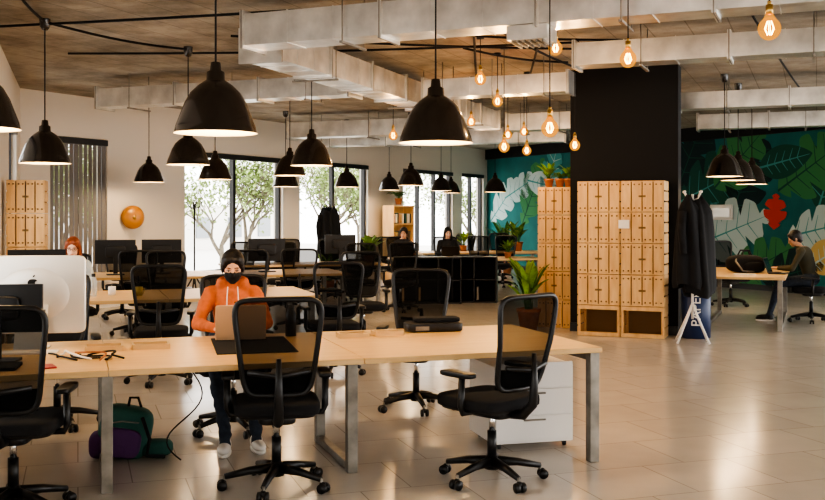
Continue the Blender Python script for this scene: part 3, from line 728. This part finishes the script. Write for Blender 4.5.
def person(name,loc,rz,top,pants,skin,hairm,J={},vox=.012,longhair=0,mask=False,glasses=False,turn=0,tilt=12,hood=False,shoe=M_white,female=True,curl=.5,hsc=1.0):
    E=empty(name,loc,rz)
    j=dict(pel=(0,0,.65),wai=(0,.02,.82),che=(0,.05,.97),nb=(0,.075,1.09),hd=(0,.115,1.215),
        shL=(.155,.055,1.03),shR=(-.155,.055,1.03),elL=(.215,.15,.80),elR=(-.215,.15,.80),wrL=(.12,.385,.80),wrR=(-.12,.385,.80),
        hiL=(.09,.02,.615),hiR=(-.09,.02,.615),knL=(.11,.44,.585),knR=(-.11,.44,.585),anL=(.10,.58,.12),anR=(-.10,.58,.12),toL=(.115,.76,.045),toR=(-.115,.76,.045))
    j.update(J); j={k:Vector(v) for k,v in j.items()}
    w=.94 if female else 1.08; b=MB()
    b.ell(j['pel'],(.165,.125,.115),skin); b.ell(j['wai'],((.150 if hood else .132)*w,.108,.16),skin); b.ell(j['wai'].lerp(j['che'],.5),((.158 if hood else .142)*w,.115,.15),skin); b.ell(j['che'],(.160*w,.118,.15),skin)
    b.ell((j['shL']+j['shR'])/2+Vector((0,0,-.01)),(.150*w,.088,.075),skin)
    if female: b.ell(j['che']+Vector((0,.045,-.03)),(.125,.088,.075),skin)
    limb(b,j['nb']-Vector((0,0,.04)),j['nb'].lerp(j['hd'],.7),.054,.047)
    for s in 'LR':
        limb(b,j['nb']-Vector((0,.01,.035)),j['sh'+s],.045,.052)
        limb(b,j['sh'+s],j['el'+s],.056 if hood else .053,.047 if hood else .042); limb(b,j['el'+s],j['wr'+s],.046 if hood else .041,.036 if hood else .030)
        limb(b,j['hi'+s],j['kn'+s],.098,.066); limb(b,j['kn'+s],j['an'+s],.066,.043)
        hp=j['an'+s]; b.ell(hp+Vector((0,.02,-.06)),(.042,.06,.05),skin)
    if hood:
        for k in range(13):
            t=math.pi*(k/12)*1.3+math.pi*.85; b.ell(j['nb']+Vector((.088*math.cos(t),.088*math.sin(t)-.008,.012+.018*(-math.sin(t)))),(.034,.034,.040),skin)
        b.ell(j['pel']+Vector((0,.02,.06)),(.18,.14,.08),skin)
    me=remesh(b,vox,9,'body')
    # cloth folds
    from mathutils import noise
    me.update()
    if vox<.01:
        nm=[v.normal.copy() for v in me.vertices]
        for v,n_ in zip(me.vertices,nm):
            c=v.co
            if c.z<j['nb'].z-.02:
                f=noise.noise(Vector((c.x*9,c.y*9,c.z*22)))*.010+noise.noise(c*34)*.003; v.co=c+n_*f
    for m in(top,pants,skin): me.materials.append(m)
    segs=[(0,'pel','wai'),(0,'wai','che'),(0,'che','nb'),(0,'shL','shR'),(0,'shL','elL'),(0,'elL','wrL'),(0,'shR','elR'),(0,'elR','wrR'),(1,'hiL','knL'),(1,'knL','anL'),(1,'hiR','knR'),(1,'knR','anR')]
    for p in me.polygons:
        c=Vector(p.center); best=min(segs,key=lambda q:segd(c,j[q[1]],j[q[2]])); k=best[0]
        if c.z<j['pel'].z-.01 and c.y<.3 and k==0 and best[1] in('pel','wai'): k=1
        if c.z>j['nb'].z+(.050 if hood else .01) and (c-j['nb']).xy.length<(.075 if hood else .1): k=2
        p.material_index=k
    place(me,'body',parent=E)
    sh=MB()
    for s in 'LR':
        a=j['an'+s]; t=j['to'+s]; d=(t-a); d.z=0; d.normalize(); ang=math.atan2(d.y,d.x)-math.pi/2; R=Matrix.Rotation(ang,3,'Z')
        base=Vector((a.x,a.y,0))
        sh.ell(base+Vector((0,0,.055)),(.044,.060,.055),shoe,R); sh.ell(base+d*.085+Vector((0,0,.042)),(.046,.12,.038),shoe,R)
        sh.ell(base+d*.06+Vector((0,0,.014)),(.048,.145,.016),M_white,R,20,8,.6,1); 
    sh.obj('shoes',parent=E)
    for s,sg in(('L',1),('R',-1)):
        d=(j['wr'+s]-j['el'+s]); d.z*=.4; d.x*=.6
        side=-1 if s=='L' else 1
        hand(E,j['wr'+s]+d.normalized()*.02,d,side,skin,curl)
    H=empty('head',j['hd']); H.parent=E; H.rotation_euler=(rad(-tilt),0,rad(turn)); H.scale=(hsc,)*3
    h=MB()
    h.ell((0,-.01,.025),(.074,.092,.092),skin,nu=28,nv=20); h.ell((0,.030,-.035),(.056,.062,.070),skin,nu=24,nv=16); h.ell((0,.040,-.005),(.058,.050,.060),skin,nu=24,nv=16); h.ell((0,.058,-.085),(.026,.028,.020),skin)
    h.ell((0,.088,-.012),(.009,.014,.026),skin); h.ell((0,.097,-.026),(.013,.013,.010),skin)
    for s in(-1,1):
        h.ell((s*.036,.056,-.028),(.020,.024,.022),skin); h.ell((s*.03,.079,.022),(.020,.010,.007),skin)
        h.ell((s*.076,-.008,-.008),(.009,.018,.030),skin)
    h.ell((0,-.01,-.08),(.047,.047,.06),skin)
    hm=remesh(h,.0045,5,'face'); hm.materials.append(skin); place(hm,'face',parent=H)
    f=MB()
    for s in(-1,1):
        f.ell((s*.030,.0795,.004),(.0115,.008,.0050),M_eye,nu=14,nv=10); f.ell((s*.030,.0855,.003),(.0048,.003,.0045),M_iris,nu=10,nv=8)
        f.tube([(s*.012,.090,.024),(s*.030,.091,.029),(s*.048,.080,.024)],[.0018,.0026,.0014],hairm,6)
        f.tube([(s*.017,.087,.007),(s*.030,.0895,.0098),(s*.043,.082,.007)],.0020,hairm,6)
    if not mask:
        f.ell((0,.090,-.056),(.019,.007,.0038),M_lip,nu=14,nv=8); f.ell((0,.090,-.0625),(.016,.007,.0042),M_lip,nu=14,nv=8)
    f.obj('eyes',parent=H)
    if mask:
        q=MB(); q.ell((0,.034,-.038),(.060,.068,.066),M_blackm,nu=28,nv=18); q.ell((0,.090,-.024),(.017,.024,.020),M_blackm); q.ell((0,.066,-.080),(.030,.028,.022),M_blackm)
        for s in(-1,1): q.ell((s*.034,.062,-.030),(.025,.028,.025),M_blackm)
        mm=remesh(q,.0045,4,'face_mask'); mm.materials.append(M_blackm)
        bm=bmesh.new(); bm.from_mesh(mm)
        kill=[fc for fc in bm.faces if fc.calc_center_median().y<.022 or fc.calc_center_median().z>-.010+.006*(1 if abs(fc.calc_center_median().x)<.018 else 0) or fc.calc_center_median().z<-.098]
        bmesh.ops.delete(bm,geom=kill,context='FACES'); bm.to_mesh(mm); bm.free(); place(mm,'face_mask',parent=H)
        q=MB()
        for s in(-1,1): q.tube([(s*.056,.045,-.020),(s*.070,.02,-.006),(s*.083,-.010,.012)],.002,M_blackm,5); q.tube([(s*.052,.035,-.066),(s*.066,.012,-.050),(s*.082,-.012,-.028)],.002,M_blackm,5)
        q.obj('mask_loops',parent=H)
    if glasses:
        q=MB()
        for s in(-1,1):
            q.loop([(s*.030+.021*math.cos(t*math.pi/8),.098,.003+.017*math.sin(t*math.pi/8)) for t in range(16)],.002,M_blackm,6); q.tube([(s*.051,.096,.008),(s*.076,.04,.008),(s*.082,-.01,.004)],.002,M_blackm,6)
        q.tube([(-.009,.099,.006),(.009,.099,.006)],.002,M_blackm,6); q.obj('glasses',parent=H)
    hr=MB()
    hr.ell((0,-.022,.038),(.085,.100,.100),hairm,nu=28,nv=20)
    hr.ell((0,-.055,-.005),(.076,.062,.085),hairm)
    for s in(-1,1):
        hr.ell((s*.030,.020,.078),(.046,.062,.036),hairm,Matrix.Rotation(rad(s*16),3,'Y'))
        hr.ell((s*.060,.022,.048),(.026,.050,.048),hairm)
        hr.ell((s*.073,.016,.015),(.014,.030,.050),hairm)
    if longhair:
        for s in(-1,1):
            for k in range(7):
                t=k/6; hr.ell((s*(.074+.012*t),-.005,-longhair*t),(.022,.040,.05),hairm)
        for k in range(7):
            t=k/6; hr.ell((0,-.07-.01*t,-.02-longhair*t),(.075,.035,.06),hairm)
    hm=remesh(hr,.006,9,'hair'); hm.materials.append(hairm); place(hm,'hair',parent=H)
    if hood:
        q=MB()
        for s in(-1,1): q.tube([j['nb']+Vector((s*.035,.085,-.01)),j['nb']+Vector((s*.04,.125,-.08)),j['nb']+Vector((s*.042,.142,-.17))],.0035,M_white,6)
        q.obj('drawstrings',parent=E)
    return E
person('seated_woman',(WCH[0],WCH[1]-.02,0),190,M_orange,M_denim,M_skin,M_hairblk,vox=.009,mask=True,tilt=15,hood=True,longhair=.0,
    J=dict(anL=(.05,.66,.12),toL=(.06,.84,.045),anR=(-.16,.60,.12),toR=(-.19,.78,.045),wrL=(.11,.40,.805),wrR=(-.11,.40,.805),elL=(.25,.17,.815),elR=(-.25,.17,.815)),turn=0)
M_gray=mat('pale_blue_knit',(.42,.48,.52),.9,bump=.5); M_blk=mat('black_cotton',(.02,.02,.024),.9); M_olive=mat('olive_jacket',(.055,.05,.03),.85,bump=.4)
chair(-3.95,11.62,205)
person('seated_woman',(-3.95,11.62,.0),200,M_gray,M_denim,M_skin2,M_hairred,longhair=.14,glasses=True,tilt=8,turn=-10)
chair(-.22,20.95,200); person('seated_man',(-.22,20.95,0),200,M_blk,M_denim,M_skin,M_hairblk,female=False,turn=-30,tilt=5)
chair(.72,21.0,185); person('seated_woman',(.72,21.0,0),188,M_blk,M_denim,M_skin2,M_hairblk,longhair=.12,tilt=5)
chair(5.96,14.95,68); person('seated_man',(5.96,14.95,0),68,M_olive,M_denim,M_skin3,M_hairblk,female=False,tilt=22,turn=8,shoe=M_black,
    J=dict(wai=(0,.04,.82),che=(0,.09,.99),nb=(0,.15,1.12),hd=(0,.23,1.24),shL=(.19,.13,1.07),shR=(-.19,.13,1.07),elL=(.24,.26,.80),elR=(-.24,.26,.80),wrL=(.12,.46,.80),wrR=(-.12,.46,.80)))

# ------------------------------------------------------------ outdoors
ON=Vector((-.871,.491,0)); WD=Vector((8.48,15.05,0)).normalized()
M_bark=mat('bark_pale',(.20,.17,.13),.9,var=.3); M_ol=mat('outdoor_foliage',(.26,.34,.12),.8,var=.4)
tr=MB(); rnd=random.Random(11)
def branch(p,d,L,r,depth):
    q=p+d*L; mid=p.lerp(q,.5)+Vector((rnd.uniform(-1,1),rnd.uniform(-1,1),rnd.uniform(-.3,.3)))*L*.06
    tr.tube([p,mid,q],[r,r*.85,r*.7],M_bark,5)
    if depth<=1:
        for k in range(5):
            c=q+Vector((rnd.gauss(0,.3),rnd.gauss(0,.3),rnd.gauss(0,.3))); a=Vector((rnd.uniform(-1,1),rnd.uniform(-1,1),rnd.uniform(-1,1))).normalized()*.08; b=a.cross(Vector((0,0,1))).normalized()*.05
            tr.add([c-a,c-b,c+a,c+b],[(0,1,2,3)],M_ol)
    if depth<=0: return
    for k in range(3):
        nd=(d+Vector((rnd.uniform(-.8,.8),rnd.uniform(-.8,.8),rnd.uniform(-.25,.6)))).normalized(); branch(q if k else mid.lerp(q,.5),nd,L*rnd.uniform(.6,.85),r*.6,depth-1)
for i in range(12):
    base=Vector((WA[0],WA[1],0))+WD*(1+i*2.2+rnd.uniform(-.6,.6))+ON*rnd.uniform(4.0,9); base.z=-.6
    branch(base,Vector((rnd.uniform(-.1,.1),rnd.uniform(-.1,.1),1)).normalized(),rnd.uniform(1.1,1.7),.10,5)
tr.obj('outdoor_trees')
gp=MB(); gc=Vector((WA[0],WA[1],0))+WD*8+ON*22.2
gp.box((0,0,0),(90,44,.1),mat('outdoor_paving',(.6,.58,.55),.9)); gp.obj('ground',(gc.x,gc.y,-.65),WANG)
fb=MB(); 
M_fac=mat('facade_pale',(.72,.70,.66),.9); M_facw=mat('facade_window',(.25,.27,.29),.4)
fb.box((0,0,1.4),(70,1,2.8),M_fac)
for i in range(22): fb.box((-33+i*3.1,-.55,1.4),(1.3,.1,1.3),M_facw)
fc=Vector((WA[0],WA[1],0))+WD*12+ON*30; fb.obj('street_building',(fc.x,fc.y,-.6),WANG)

# ------------------------------------------------------------ world, camera
w=D.worlds.new('World'); SC.world=w; w.use_nodes=True; bg=w.node_tree.nodes['Background']
bg.inputs['Color'].default_value=(1.0,.985,.96,1); bg.inputs['Strength'].default_value=4.0
cam=D.cameras.new('camera'); co=D.objects.new('camera',cam); SC.collection.objects.link(co); SC.camera=co
co.location=(0,0,1.6); co.rotation_euler=(rad(90),0,0); cam.sensor_width=36; cam.lens=36*1000/825; cam.shift_y=-35/825; cam.clip_end=300
SC.view_settings.view_transform='AgX'
SC.view_settings.look='AgX - High Contrast'
SC.view_settings.exposure=0.35
